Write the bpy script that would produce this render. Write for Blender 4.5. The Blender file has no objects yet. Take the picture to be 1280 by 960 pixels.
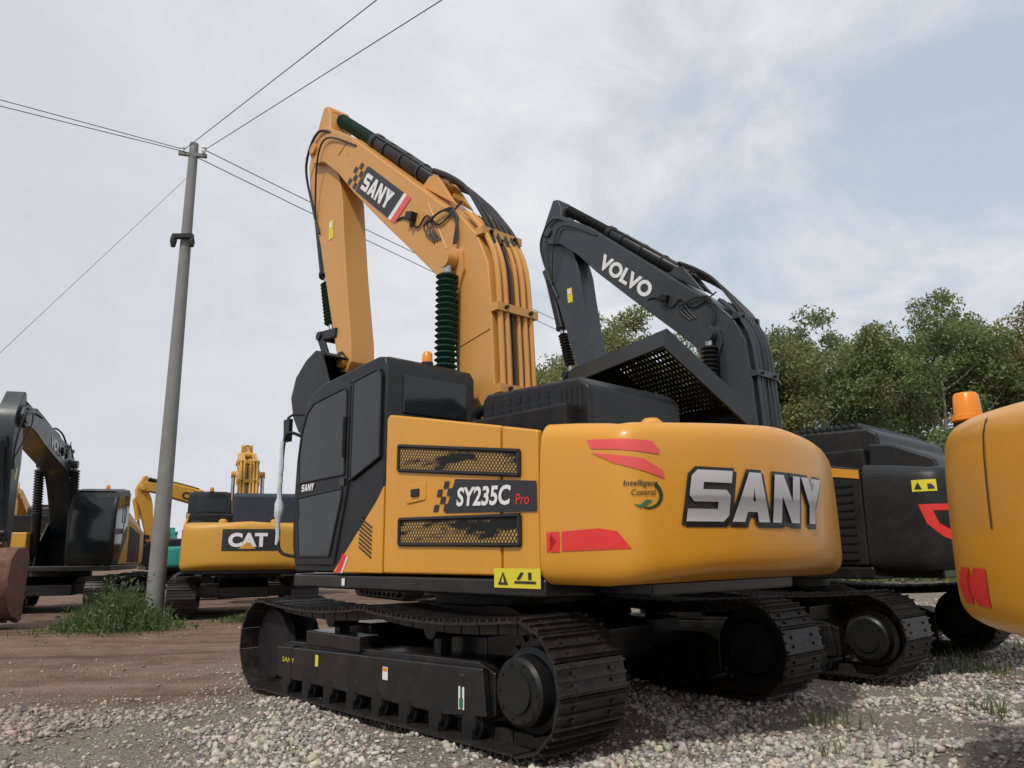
import bpy, bmesh, math, random
import numpy as np
from mathutils import Vector, Matrix, noise
random.seed(7); rng=np.random.default_rng(7)
scene=bpy.context.scene
scene.view_settings.view_transform='Standard'
try: scene.view_settings.look='None'
except Exception: pass
scene.view_settings.exposure=0
COL=scene.collection

# ------------------------------------------------------------------ materials
_m={}
def mat(name,color,rough=.5,metal=0.0,var=.12,vscale=3.0,bump=0.0,bscale=40.0,coat=0.0,dust=0.0,spec=.5):
    if name in _m: return _m[name]
    m=bpy.data.materials.new(name); m.use_nodes=True
    nt=m.node_tree; b=nt.nodes['Principled BSDF']
    tc=nt.nodes.new('ShaderNodeTexCoord')
    n=nt.nodes.new('ShaderNodeTexNoise'); n.inputs['Scale'].default_value=vscale; n.inputs['Detail'].default_value=6
    nt.links.new(tc.outputs['Object'],n.inputs['Vector'])
    mx=nt.nodes.new('ShaderNodeMix'); mx.data_type='RGBA'
    c=color
    mx.inputs[6].default_value=(c[0]*(1-var),c[1]*(1-var),c[2]*(1-var),1)
    mx.inputs[7].default_value=(min(1,c[0]*(1+var)),min(1,c[1]*(1+var)),min(1,c[2]*(1+var)),1)
    nt.links.new(n.outputs['Fac'],mx.inputs[0])
    out=mx.outputs[2]
    if dust>0:
        n2=nt.nodes.new('ShaderNodeTexNoise'); n2.inputs['Scale'].default_value=vscale*2.3; n2.inputs['Detail'].default_value=9; n2.inputs['Roughness'].default_value=.7
        nt.links.new(tc.outputs['Object'],n2.inputs['Vector'])
        r=nt.nodes.new('ShaderNodeMapRange'); r.inputs[1].default_value=.45; r.inputs[2].default_value=.75; r.inputs[3].default_value=0; r.inputs[4].default_value=dust
        nt.links.new(n2.outputs['Fac'],r.inputs[0])
        m2=nt.nodes.new('ShaderNodeMix'); m2.data_type='RGBA'
        m2.inputs[7].default_value=(.30,.24,.18,1)
        nt.links.new(out,m2.inputs[6]); nt.links.new(r.outputs[0],m2.inputs[0]); out=m2.outputs[2]
    nt.links.new(out,b.inputs['Base Color'])
    rr=nt.nodes.new('ShaderNodeMapRange'); rr.inputs[3].default_value=max(.02,rough-.07); rr.inputs[4].default_value=min(1,rough+.1)
    n3=nt.nodes.new('ShaderNodeTexNoise'); n3.inputs['Scale'].default_value=vscale*1.7; n3.inputs['Detail'].default_value=5
    nt.links.new(tc.outputs['Object'],n3.inputs['Vector']); nt.links.new(n3.outputs['Fac'],rr.inputs[0]); nt.links.new(rr.outputs[0],b.inputs['Roughness'])
    b.inputs['Metallic'].default_value=metal
    b.inputs['Specular IOR Level'].default_value=spec
    if coat>0:
        b.inputs['Coat Weight'].default_value=coat; b.inputs['Coat Roughness'].default_value=.12
    if bump>0:
        nb=nt.nodes.new('ShaderNodeTexNoise'); nb.inputs['Scale'].default_value=bscale; nb.inputs['Detail'].default_value=4
        nt.links.new(tc.outputs['Object'],nb.inputs['Vector'])
        bp=nt.nodes.new('ShaderNodeBump'); bp.inputs['Strength'].default_value=bump; bp.inputs['Distance'].default_value=.01
        nt.links.new(nb.outputs['Fac'],bp.inputs['Height']); nt.links.new(bp.outputs[0],b.inputs['Normal'])
    _m[name]=m; return m
YEL=mat('yellow_gloss_paint',(.66,.295,.022),.36,coat=.18,var=.06,vscale=1.2,dust=.10)
YBOOM=mat('orange_boom_paint',(.60,.295,.075),.42,var=.06,vscale=1.5,dust=.14,bump=.03,bscale=15)
CATY=mat('ochre_paint',(.58,.30,.03),.45,var=.08,dust=.2)
VGREY=mat('dark_grey_paint',(.026,.034,.041),.38,var=.1,coat=.1,dust=.06)
VDARK=mat('charcoal_paint',(.014,.015,.016),.42,var=.1,dust=.05,spec=.35)
BLACK=mat('black_paint',(.010,.011,.012),.38,var=.15,dust=.03,spec=.35)
BLACKG=mat('black_gloss_frame',(.009,.009,.010),.29,var=.1,coat=.15,dust=.07)
BLUEK=mat('blue_black_cover',(.016,.021,.040),.5,dust=.05)
DECK=mat('deck_black',(.010,.010,.011),.55,dust=.06,spec=.25)
TRACKM=mat('track_steel',(.019,.016,.015),.42,metal=.25,var=.3,vscale=8,dust=.14,bump=.15)
RUBBER=mat('hose_rubber',(.012,.012,.012),.5)
CHROME=mat('cylinder_rod',(.45,.45,.46),.25,metal=1)
GREEN=mat('bellows_green',(.003,.040,.027),.5)
RED=mat('decal_red',(.72,.035,.03),.4,var=.03)
PINK=mat('decal_pink',(.74,.09,.08),.4,var=.03)
WHITE=mat('decal_white',(.75,.75,.74),.45,var=.03)
DARKD=mat('decal_dark',(.020,.020,.023),.4,var=.03)
LEAFG=mat('decal_green',(.03,.16,.06),.4)
GRNTXT=mat('decal_dark_green',(.012,.045,.022),.4)
WARN=mat('warning_yellow',(.70,.60,.03),.45,var=.03)
FILM=mat('plastic_film',(.55,.57,.61),.35,var=.15,vscale=14,bump=.5,bscale=30)
RUST=mat('rusty_steel',(.13,.055,.035),.7,var=.4,vscale=5,dust=.4,bump=.3)
TEAL=mat('teal_paint',(.02,.25,.22),.45)
ORANGE=mat('beacon_orange',(.80,.25,.01),.22)
CONC=mat('pole_concrete',(.22,.22,.21),.85,var=.25,vscale=2.5,bump=.4,bscale=20)
BARK=mat('bark',(.24,.215,.175),.9,var=.3,vscale=3,bump=.5,bscale=12)
GLASS=mat('tinted_glass',(.016,.020,.022),.05,var=.45,vscale=1.1,spec=.50)
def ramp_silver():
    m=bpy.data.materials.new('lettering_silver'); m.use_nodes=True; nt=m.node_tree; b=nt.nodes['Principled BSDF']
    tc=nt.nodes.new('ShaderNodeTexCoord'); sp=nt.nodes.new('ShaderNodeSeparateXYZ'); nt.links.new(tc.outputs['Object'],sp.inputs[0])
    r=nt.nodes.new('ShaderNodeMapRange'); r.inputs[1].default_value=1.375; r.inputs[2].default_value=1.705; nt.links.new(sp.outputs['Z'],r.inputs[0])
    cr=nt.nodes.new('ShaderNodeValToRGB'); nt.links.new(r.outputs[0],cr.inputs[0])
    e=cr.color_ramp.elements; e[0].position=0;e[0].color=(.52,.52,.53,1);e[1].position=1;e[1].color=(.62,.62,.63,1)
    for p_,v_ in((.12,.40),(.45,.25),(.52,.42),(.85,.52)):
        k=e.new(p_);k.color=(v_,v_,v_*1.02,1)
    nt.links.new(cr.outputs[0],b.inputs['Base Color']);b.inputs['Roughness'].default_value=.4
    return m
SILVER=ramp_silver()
def goldback():
    m=bpy.data.materials.new('grille_core'); m.use_nodes=True; nt=m.node_tree; b=nt.nodes['Principled BSDF']
    tc=nt.nodes.new('ShaderNodeTexCoord'); mp=nt.nodes.new('ShaderNodeMapping'); mp.inputs['Rotation'].default_value=(0,math.radians(25),0); mp.inputs['Scale'].default_value=(1.1,1,5)
    n=nt.nodes.new('ShaderNodeTexNoise'); n.inputs['Scale'].default_value=2.4; n.inputs['Detail'].default_value=3
    nt.links.new(tc.outputs['Object'],mp.inputs[0]);nt.links.new(mp.outputs[0],n.inputs['Vector'])
    r=nt.nodes.new('ShaderNodeMapRange'); r.inputs[1].default_value=.43; r.inputs[2].default_value=.51; nt.links.new(n.outputs['Fac'],r.inputs[0])
    mx=nt.nodes.new('ShaderNodeMix'); mx.data_type='RGBA'; mx.inputs[6].default_value=(.008,.008,.008,1); mx.inputs[7].default_value=(.58,.36,.10,1)
    nt.links.new(r.outputs[0],mx.inputs[0]);nt.links.new(mx.outputs[2],b.inputs['Base Color']);b.inputs['Roughness'].default_value=.6
    return m
GOLDB=goldback()
GRILLEK=mat('grille_mesh_dark',(.006,.006,.006),.6)

# ------------------------------------------------------------------ geometry builder
class P:
    def __init__(s): s.v=[];s.f=[];s.m=[];s.mats=[]
    def mi(s,m):
        if m not in s.mats: s.mats.append(m)
        return s.mats.index(m)
    def add(s,vs,fs,m):
        o=len(s.v); s.v+= [tuple(x) for x in vs]; k=s.mi(m)
        for f in fs: s.f.append(tuple(i+o for i in f)); s.m.append(k)
    def box(s,x0,x1,y0,y1,z0,z1,m):
        s.add([(x,y,z) for x in(x0,x1) for y in(y0,y1) for z in(z0,z1)],
              [(0,1,3,2),(4,6,7,5),(0,4,5,1),(2,3,7,6),(0,2,6,4),(1,5,7,3)],m)
    def obox(s,c,ax,ay,az,m):
        c=Vector(c);ax=Vector(ax);ay=Vector(ay);az=Vector(az)
        s.add([c+ax*i+ay*j+az*k for i in(-1,1) for j in(-1,1) for k in(-1,1)],
              [(0,1,3,2),(4,6,7,5),(0,4,5,1),(2,3,7,6),(0,2,6,4),(1,5,7,3)],m)
    def prism(s,poly,y0,y1,m):
        n=len(poly)
        a=sum(poly[i][0]*poly[(i+1)%n][1]-poly[(i+1)%n][0]*poly[i][1] for i in range(n))
        if a<0: poly=poly[::-1]
        vs=[(x,y0,z) for x,z in poly]+[(x,y1,z) for x,z in poly]
        fs=[tuple(range(n)),tuple(range(2*n-1,n-1,-1))]+[(i,i+n,(i+1)%n+n,(i+1)%n) for i in range(n)]
        s.add(vs,fs,m)
    def rings(s,rs,m,cap=True):
        n=len(rs[0]); vs=[p for r in rs for p in r]; fs=[]
        for i in range(len(rs)-1):
            for j in range(n):
                k=(j+1)%n
                fs.append((i*n+j,i*n+k,(i+1)*n+k,(i+1)*n+j))
        if cap: fs.append(tuple(range(n-1,-1,-1))); fs.append(tuple(range((len(rs)-1)*n,len(rs)*n)))
        s.add(vs,fs,m)
    def lathe(s,a,b,prof,m,n=20,cap=True):
        a=Vector(a);b=Vector(b);d=b-a;L=d.length;d.normalize()
        u=d.orthogonal().normalized();w=d.cross(u); rs=[]
        for t,r in prof:
            c=a+d*(t*L)
            rs.append([c+(u*math.cos(2*math.pi*j/n)+w*math.sin(2*math.pi*j/n))*r for j in range(n)])
        s.rings(rs,m,cap)
    def cyl(s,a,b,r,m,n=20,r2=None): s.lathe(a,b,[(0,r),(1,r if r2 is None else r2)],m,n)
    def bellows(s,a,b,r,m,pitch=.045):
        L=(Vector(b)-Vector(a)).length; k=max(4,int(L/pitch)); pr=[]
        for i in range(k):
            pr.append((i/k,r*.72)); pr.append(((i+.5)/k,r*1.08))
        pr.append((1,r*.72)); s.lathe(a,b,pr,m,18)
    def tube(s,pts,r,m,n=8,smooth=6,taper=None):
        pts=[Vector(p) for p in pts]
        if smooth>1 and len(pts)>2:
            q=[]
            for i in range(len(pts)-1):
                p0=pts[max(0,i-1)];p1=pts[i];p2=pts[i+1];p3=pts[min(len(pts)-1,i+2)]
                for k in range(smooth):
                    t=k/smooth
                    q.append(.5*((2*p1)+(p2-p0)*t+(2*p0-5*p1+4*p2-p3)*t*t+(3*p1-p0-3*p2+p3)*t**3))
            q.append(pts[-1]); pts=q
        rs=[]; u=None
        for i,p in enumerate(pts):
            d=(pts[min(i+1,len(pts)-1)]-pts[max(0,i-1)])
            if d.length<1e-6: d=Vector((0,0,1))
            d.normalize()
            if u is None: u=d.orthogonal().normalized()
            else:
                u=u-d*u.dot(d)
                if u.length<1e-5: u=d.orthogonal()
                u.normalize()
            w=d.cross(u); rr=r if taper is None else r*taper(i/(len(pts)-1))
            rs.append([p+(u*math.cos(2*math.pi*j/n)+w*math.sin(2*math.pi*j/n))*rr for j in range(n)])
        s.rings(rs,m)
    def flat(s,poly,mp,off,m,step=None):
        bm=bmesh.new(); vs=[bm.verts.new((x,y,0)) for x,y in poly]; bm.faces.new(vs)
        s._bm(bm,mp,off,m,step)
    def _bm(s,bm,mp,off,m,step):
        bmesh.ops.triangulate(bm,faces=bm.faces[:])
        if step:
            for ax in (0,1):
                lo=min(v.co[ax] for v in bm.verts);hi=max(v.co[ax] for v in bm.verts);x=lo+step*.913
                while x<hi:
                    no=(1,0,0) if ax==0 else (0,1,0); co=(x,0,0) if ax==0 else (0,x,0)
                    bmesh.ops.bisect_plane(bm,geom=bm.verts[:]+bm.edges[:]+bm.faces[:],plane_co=co,plane_no=no); x+=step
            bmesh.ops.triangulate(bm,faces=bm.faces[:])
        bm.verts.index_update()
        s.add([mp(v.co.x,v.co.y,off) for v in bm.verts],[[v.index for v in f.verts] for f in bm.faces],m); bm.free()
    def text(s,body,u0,v0,w,h,mp,off,m,bold=.02,shear=0.0,step=None):
        cu=bpy.data.curves.new('tmp','FONT');cu.body=body;cu.size=1;cu.offset=bold;cu.resolution_u=4;cu.shear=shear
        ob=bpy.data.objects.new('tmp',cu);COL.objects.link(ob)
        bpy.context.view_layer.update()
        me=bpy.data.meshes.new_from_object(ob.evaluated_get(bpy.context.evaluated_depsgraph_get()))
        bpy.data.objects.remove(ob);bpy.data.curves.remove(cu)
        xs=[v.co.x for v in me.vertices];ys=[v.co.y for v in me.vertices]
        x0,x1,y0,y1=min(xs),max(xs),min(ys),max(ys)
        bm=bmesh.new();bm.from_mesh(me);bpy.data.meshes.remove(me)
        for v in bm.verts: v.co.x=u0+(v.co.x-x0)/(x1-x0)*w; v.co.y=v0+(v.co.y-y0)/(y1-y0)*h; v.co.z=0
        s._bm(bm,mp,off,m,step)
    def obj(s,name,parent=None,bevel=0.0,ang=35,label=None,smooth=True):
        me=bpy.data.meshes.new(name); me.from_pydata(s.v,[],s.f)
        for m in s.mats: me.materials.append(m)
        me.polygons.foreach_set('material_index',s.m)
        me.polygons.foreach_set('use_smooth',[smooth]*len(s.f)); me.update()
        if smooth: me.set_sharp_from_angle(angle=math.radians(ang))
        ob=bpy.data.objects.new(name,me);COL.objects.link(ob)
        if parent: ob.parent=parent
        if bevel>0:
            b=ob.modifiers.new('bevel','BEVEL');b.width=bevel;b.segments=2;b.limit_method='ANGLE';b.angle_limit=math.radians(40);b.harden_normals=True;b.use_clamp_overlap=True
        if label: ob['label']=label
        return ob

LET={'S':([[(0,0),(.88,0),(1,.12),(1,.24),(0,.24)],[(.7,.24),(1,.24),(1,.38),(.7,.38)],[(.12,.38),(1,.38),(1,.5),(.88,.62),(0,.62),(0,.5)],[(0,.62),(.3,.62),(.3,.76),(0,.76)],[(0,.76),(1,.76),(1,1),(.12,1),(0,.88)]],[(0,0),(.88,0),(1,.12),(1,1),(.12,1),(0,.88)],1.0),
 'A':([[(0,0),(.34,0),(.40,.2),(.54,.2),(.54,.42),(.47,.42),(.54,.68),(.54,1),(.36,1)],[(.54,.2),(.68,.2),(.74,0),(1.08,0),(.72,1),(.54,1),(.54,.68),(.61,.42),(.54,.42)]],[(0,0),(.34,0),(.40,.2),(.68,.2),(.74,0),(1.08,0),(.72,1),(.36,1)],1.08),
 'N':([[(0,0),(.3,0),(.3,.55),(.68,0),(1,0),(1,1),(.7,1),(.7,.45),(.32,1),(0,1)]],None,1.0),
 'Y':([[(.36,0),(.68,0),(.68,.38),(1.08,1),(.72,1),(.52,.64),(.32,1),(-.04,1),(.36,.38)]],None,1.06)}
def grow_poly(poly,d):
    n=len(poly); a=sum(poly[i][0]*poly[(i+1)%n][1]-poly[(i+1)%n][0]*poly[i][1] for i in range(n))
    if a<0: poly=poly[::-1]
    out=[]
    for i in range(n):
        p0=Vector(poly[i-1]);p1=Vector(poly[i]);p2=Vector(poly[(i+1)%n])
        e1=(p1-p0).normalized();e2=(p2-p1).normalized()
        n1=Vector((e1.y,-e1.x));n2=Vector((e2.y,-e2.x)); b=(n1+n2)
        if b.length<1e-4: b=n1
        b.normalize(); k=d/max(.55,b.dot(n1)); out.append(tuple(p1+b*k))
    return out
def block_word(p,word,u0,v0,w,h,mp,off,m,shear=.15,grow=0.0,step=.06,gap=.1):
    tot=sum(LET[c][2] for c in word)+gap*(len(word)-1); x=0
    for c in word:
        polys,outl,wd=LET[c]
        ps=polys if grow==0 else [outl or polys[0]]
        for poly in ps:
            q=[(u0+(x+a+shear*b)/(tot+shear)*w, v0+b*h) for a,b in poly]
            if grow: q=grow_poly(q,grow)
            p.flat(q,mp,off,m,step)
        x+=wd+gap

# ------------------------------------------------------------------ counterweight surface
def cw_outline(R_=2.83):
    pts=[(-1.8-.5*i/6,1.37) for i in range(7)]
    a=1.06; xa=-math.sqrt(R_*R_-a*a); t=(-a/R_,xa/R_)
    p0=(-2.3,1.37);p3=(xa,a);p1=(-2.54,1.37);p2=(xa-t[0]*.16,a-t[1]*.16)
    for i in range(1,25):
        u=i/24;v=1-u
        pts.append(tuple(v**3*p0[k]+3*v*v*u*p1[k]+3*v*u*u*p2[k]+u**3*p3[k] for k in(0,1)))
    y=1.0
    while y>1e-6: pts.append((-math.sqrt(R_*R_-y*y),y)); y-=.1
    pts.append((-R_,0)); pts+=[(x,-y) for x,y in reversed(pts[:-1])]
    return pts
CWO=cw_outline()
CWN=[]
for i in range(len(CWO)):
    a=CWO[max(0,i-1)];b=CWO[min(len(CWO)-1,i+1)]
    t=Vector((b[0]-a[0],b[1]-a[1])).normalized(); CWN.append(Vector((t.y,-t.x))*1.0)
CWN=[n if n.dot(Vector(CWO[i])-Vector((-1.8,0)))>0 else -n for i,n in enumerate(CWN)]
CWN[0]=Vector((0,1));CWN[-1]=Vector((0,-1))
CWS=[0]
for a,b in zip(CWO,CWO[1:]): CWS.append(CWS[-1]+math.hypot(b[0]-a[0],b[1]-a[1]))
TT=[0,.02,.05,.09,.15,.3,.5,.65,.78,.87,.915,.95,.98,.995,1.0]
II=[.070,.040,.018,.005,0,0,.002,.006,.012,.019,.028,.044,.072,.098,.125]
def zb(s):
    q=min(s,CWS[-1]-s); return 1.01+.07*min(1,max(0,(q-.5)/.8))
def zt(s):
    q=min(s,CWS[-1]-s)
    return float(np.interp(q,[0,.25,.6,1.1,2.0],[2.045,2.02,1.975,1.995,2.04]))
def cwp(s,z,off=0.0):
    s=min(max(s,0),CWS[-1]-1e-6)
    i=max(j for j in range(len(CWS)) if CWS[j]<=s); i=min(i,len(CWS)-2)
    k=(s-CWS[i])/(CWS[i+1]-CWS[i])
    p=Vector(CWO[i]).lerp(Vector(CWO[i+1]),k); n=CWN[i].lerp(CWN[i+1],k).normalized()
    t=min(1,max(0,(z-zb(s))/(zt(s)-zb(s)))); ins=float(np.interp(t,TT,II))
    q=p+n*(off-ins); return Vector((q.x,q.y,z))
def counterweight(m):
    p=P(); rs=[]
    n=len(CWO)
    for t in TT:
        rs.append([cwp(CWS[j],zb(CWS[j])+t*(zt(CWS[j])-zb(CWS[j]))) for j in range(n)])
    rs.append([Vector((q.x+(-1.8-q.x)*.25,q.y*.75,q.z+.014)) for q in rs[-1]])
    K=len(rs); vs=[q for r in rs for q in r]; fs=[]
    for i in range(K-1):
        for j in range(n-1): fs.append((i*n+j,i*n+j+1,(i+1)*n+j+1,(i+1)*n+j))
    fs.append(tuple(range(n-1,-1,-1))); fs.append(tuple((K-1)*n+j for j in range(n)))
    fs.append(tuple([i*n for i in range(K)]+[i*n+n-1 for i in range(K-1,-1,-1)]))
    p.add(vs,fs,m); return p

# ------------------------------------------------------------------ track
def track_path():
    A=(1.66,.42);B=(-1.76,.42);r=.375;pts=[]
    for i in range(24): 
        a=math.pi/2-math.pi*i/24; pts.append((A[0]+r*math.cos(a),A[1]+r*math.sin(a)))
    for i in range(20): pts.append((A[0]+(B[0]-A[0])*i/20,A[1]-r))
    for i in range(24):
        a=-math.pi/2-math.pi*i/24; pts.append((B[0]+r*math.cos(a),B[1]+r*math.sin(a)))
    for i in range(20):
        k=i/20; pts.append((B[0]+(A[0]-B[0])*k,A[1]+r-.045*abs(math.sin(2*math.pi*k))))
    return pts
def build_track(yc,parent,w=.6,sgn=1,decals=False):
    pts=track_path(); n=len(pts); S=[0]
    for i in range(n): S.append(S[-1]+math.dist(pts[i],pts[(i+1)%n]))
    N=49; p=P()
    def at(d):
        d%=S[-1]; i=max(0,int(np.searchsorted(S,d,side='right'))-1); i=min(i,n-1)
        k=(d-S[i])/(S[i+1]-S[i]); a=pts[i];b=pts[(i+1)%n]
        return Vector((a[0]+(b[0]-a[0])*k,0,a[1]+(b[1]-a[1])*k))
    for i in range(N):
        d=S[-1]*i/N; c=at(d); t=(at(d+.08)-at(d-.08)).normalized(); nn=Vector((-t.z,0,t.x))
        c.y=yc
        p.obox(c,t*.092,(0,w/2,0),nn*.008,TRACKM)
        for q,hh in((-.07,.018),(0,.014),(.07,.018)):
            p.obox(c+t*q+nn*(.008+hh/2),t*.007,(0,w/2-.004,0),nn*(hh/2+.004),TRACKM)
        for yy in(-.1,.1):
            p.obox(c-nn*.045+Vector((0,yy,0)),t*.088,(0,.022,0),nn*.035,TRACKM)
        for yy in(-.17,.17):
            for q in(-.035,.035):
                p.obox(c+t*q+nn*.014+Vector((0,yy,0)),t*.012,(0,.012,0),nn*.008,TRACKM)
    tr=p.obj('track',parent)
    o=yc+sgn*.20; i_=yc-sgn*.20
    p=P(); ya,yb=sorted((o,i_))
    p.prism([(1.45,.14),(1.5,.40),(1.3,.47),(-1.30,.52),(-1.46,.46),(-1.46,.20),(-1.3,.14)],ya+.03,yb-.03,BLACKG)
    yo=yc+sgn*.205
    y0,y1=sorted((yo-.03*sgn,yo+.025*sgn))
    p.prism([(1.38,.16),(1.42,.42),(-1.40,.49),(-1.44,.20),(-1.0,.16)],y0,y1,BLACKG)
    p.box(.1,.95,min(yc,yo),max(yc,yo),.46,.58,BLACKG)
    for x in (1.15,-1.2): p.box(x-.02,x+.02,y0-.004,y1+.006,.18,.44,BLACKG)
    sf=p.obj('side_frame',tr,bevel=.012)
    if decals:
        mp=lambda u,v,o:(-u,yc+.233+o,v)
        p=P(); p.flat([(1.17,.22),(1.23,.22),(1.23,.36),(1.17,.36)],mp,.002,WHITE); p.flat([(1.18,.23),(1.22,.23),(1.22,.29),(1.18,.29)],mp,.004,LEAFG); p.flat([(1.19,.31),(1.21,.31),(1.21,.35),(1.19,.35)],mp,.004,LEAFG); p.obj('sticker',sf)
        p=P(); p.flat([(.28,.31),(.35,.31),(.35,.40),(.28,.40)],mp,.002,WHITE); p.flat([(.285,.37),(.345,.37),(.345,.395),(.285,.395)],mp,.004,ORANGE); p.obj('sticker',sf)
        p=P(); p.flat([(-.72,.31),(-.67,.31),(-.67,.40),(-.72,.40)],mp,.002,WARN); p.obj('sticker',sf)
        p=P(); p.text('SANY',-1.30,.30,.22,.04,mp,.002,WARN,bold=.0); p.obj('lettering',sf)
    for k,x in enumerate(np.linspace(-1.28,1.2,8)):
        p=P()
        p.lathe((x,yc-.24,.145),(x,yc+.24,.145),[(0,.07),(.08,.075),(.08,.10),(.3,.10),(.3,.08),(.7,.08),(.7,.10),(.92,.10),(.92,.075),(1,.07)],BLACK,16)
        p.box(x-.05,x+.05,yc-.25,yc+.25,.05,.12,BLACK)
        p.obj('track_roller',tr)
    for x in(-.7,.7):
        p=P(); p.cyl((x,yc-.12,.68),(x,yc+.12,.68),.07,BLACK,14); p.box(x-.04,x+.04,yc-.05,yc+.05,.45,.66,BLACK); p.obj('carrier_roller',tr)
    p=P()
    p.lathe((1.66,yc-.16,.42),(1.66,yc+.16,.42),[(0,.12),(0,.30),(.2,.325),(.35,.27),(.65,.27),(.8,.325),(1,.30),(1,.12)],DECK,28)
    p.obj('idler_wheel',tr)
    p=P(); X,Z=-1.76,.42
    p.cyl((X,yc-.05,Z),(X,yc+.05,Z),.27,TRACKM,28)
    for k in range(21):
        a=2*math.pi*k/21; p.obox((X+.29*math.cos(a),yc,Z+.29*math.sin(a)),(.035*math.cos(a),0,.035*math.sin(a)),(0,.035,0),(-.02*math.sin(a),0,.02*math.cos(a)),TRACKM)
    p.lathe((X,yc,Z-.03),(X,yc+sgn*.26,Z-.03),[(0,.25),(.5,.25),(.55,.212),(.93,.202),(1,.18)],BLACK,32)
    p.lathe((X,yc,Z),(X,yc-sgn*.19,Z),[(0,.325),(.7,.322),(.72,.24),(1,.20)],DECK,32)
    p.cyl((X,yc+sgn*.26,Z-.03),(X,yc+sgn*.275,Z-.03),.12,BLACK,24)
    for k in range(10):
        a=2*math.pi*k/10; p.cyl((X+.16*math.cos(a),yc+sgn*.24,Z-.03+.16*math.sin(a)),(X+.16*math.cos(a),yc+sgn*.269,Z-.03+.16*math.sin(a)),.011,BLACK,6)
    p.obj('sprocket',tr)
    return tr

FOOT=Vector((.15,1.9)); PV=Vector((3.55,6.72))
def rot2(v,a): c,s=math.cos(a),math.sin(a); return Vector((v.x*c-v.y*s,v.x*s+v.y*c))
BOOM=[(3.3,6.93),(2.69,6.53),(2.03,5.97),(1.3,5.36),(.8,4.93),(.40,4.62),(.13,4.32),(-.03,3.98),(-.08,3.5),(-.12,2.7),(-.12,1.95),(.02,1.78),(.28,1.78),(.38,1.95),(.42,2.75),(.48,3.3),(.58,3.74),(.80,4.08),(1.15,4.40),(1.85,5.03),(2.55,5.68),(2.95,6.10),(3.35,6.42),(3.62,6.50),(3.76,6.70),(3.70,6.88),(3.52,6.97)]
ARM=[(3.40,7.22),(3.46,7.36),(3.58,7.38),(3.72,7.12),(3.88,6.82),(3.93,6.6),(3.86,6.2),(3.77,5.9),(3.5,5.3),(3.22,4.45),(2.93,3.6),(2.86,3.42),(2.70,3.38),(2.60,3.5),(2.62,3.75),(2.80,4.67),(2.90,5.3),(2.96,5.75),(3.08,6.15),(3.32,6.62)]
BUCK=[(-.12,-.05),(-.04,.14),(.25,.26),(.62,.30),(.92,.16),(1.06,-.15),(1.08,-.45),(1.0,-.72),(.80,-.95),(.45,-1.12),(.2,-1.2)]

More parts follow.
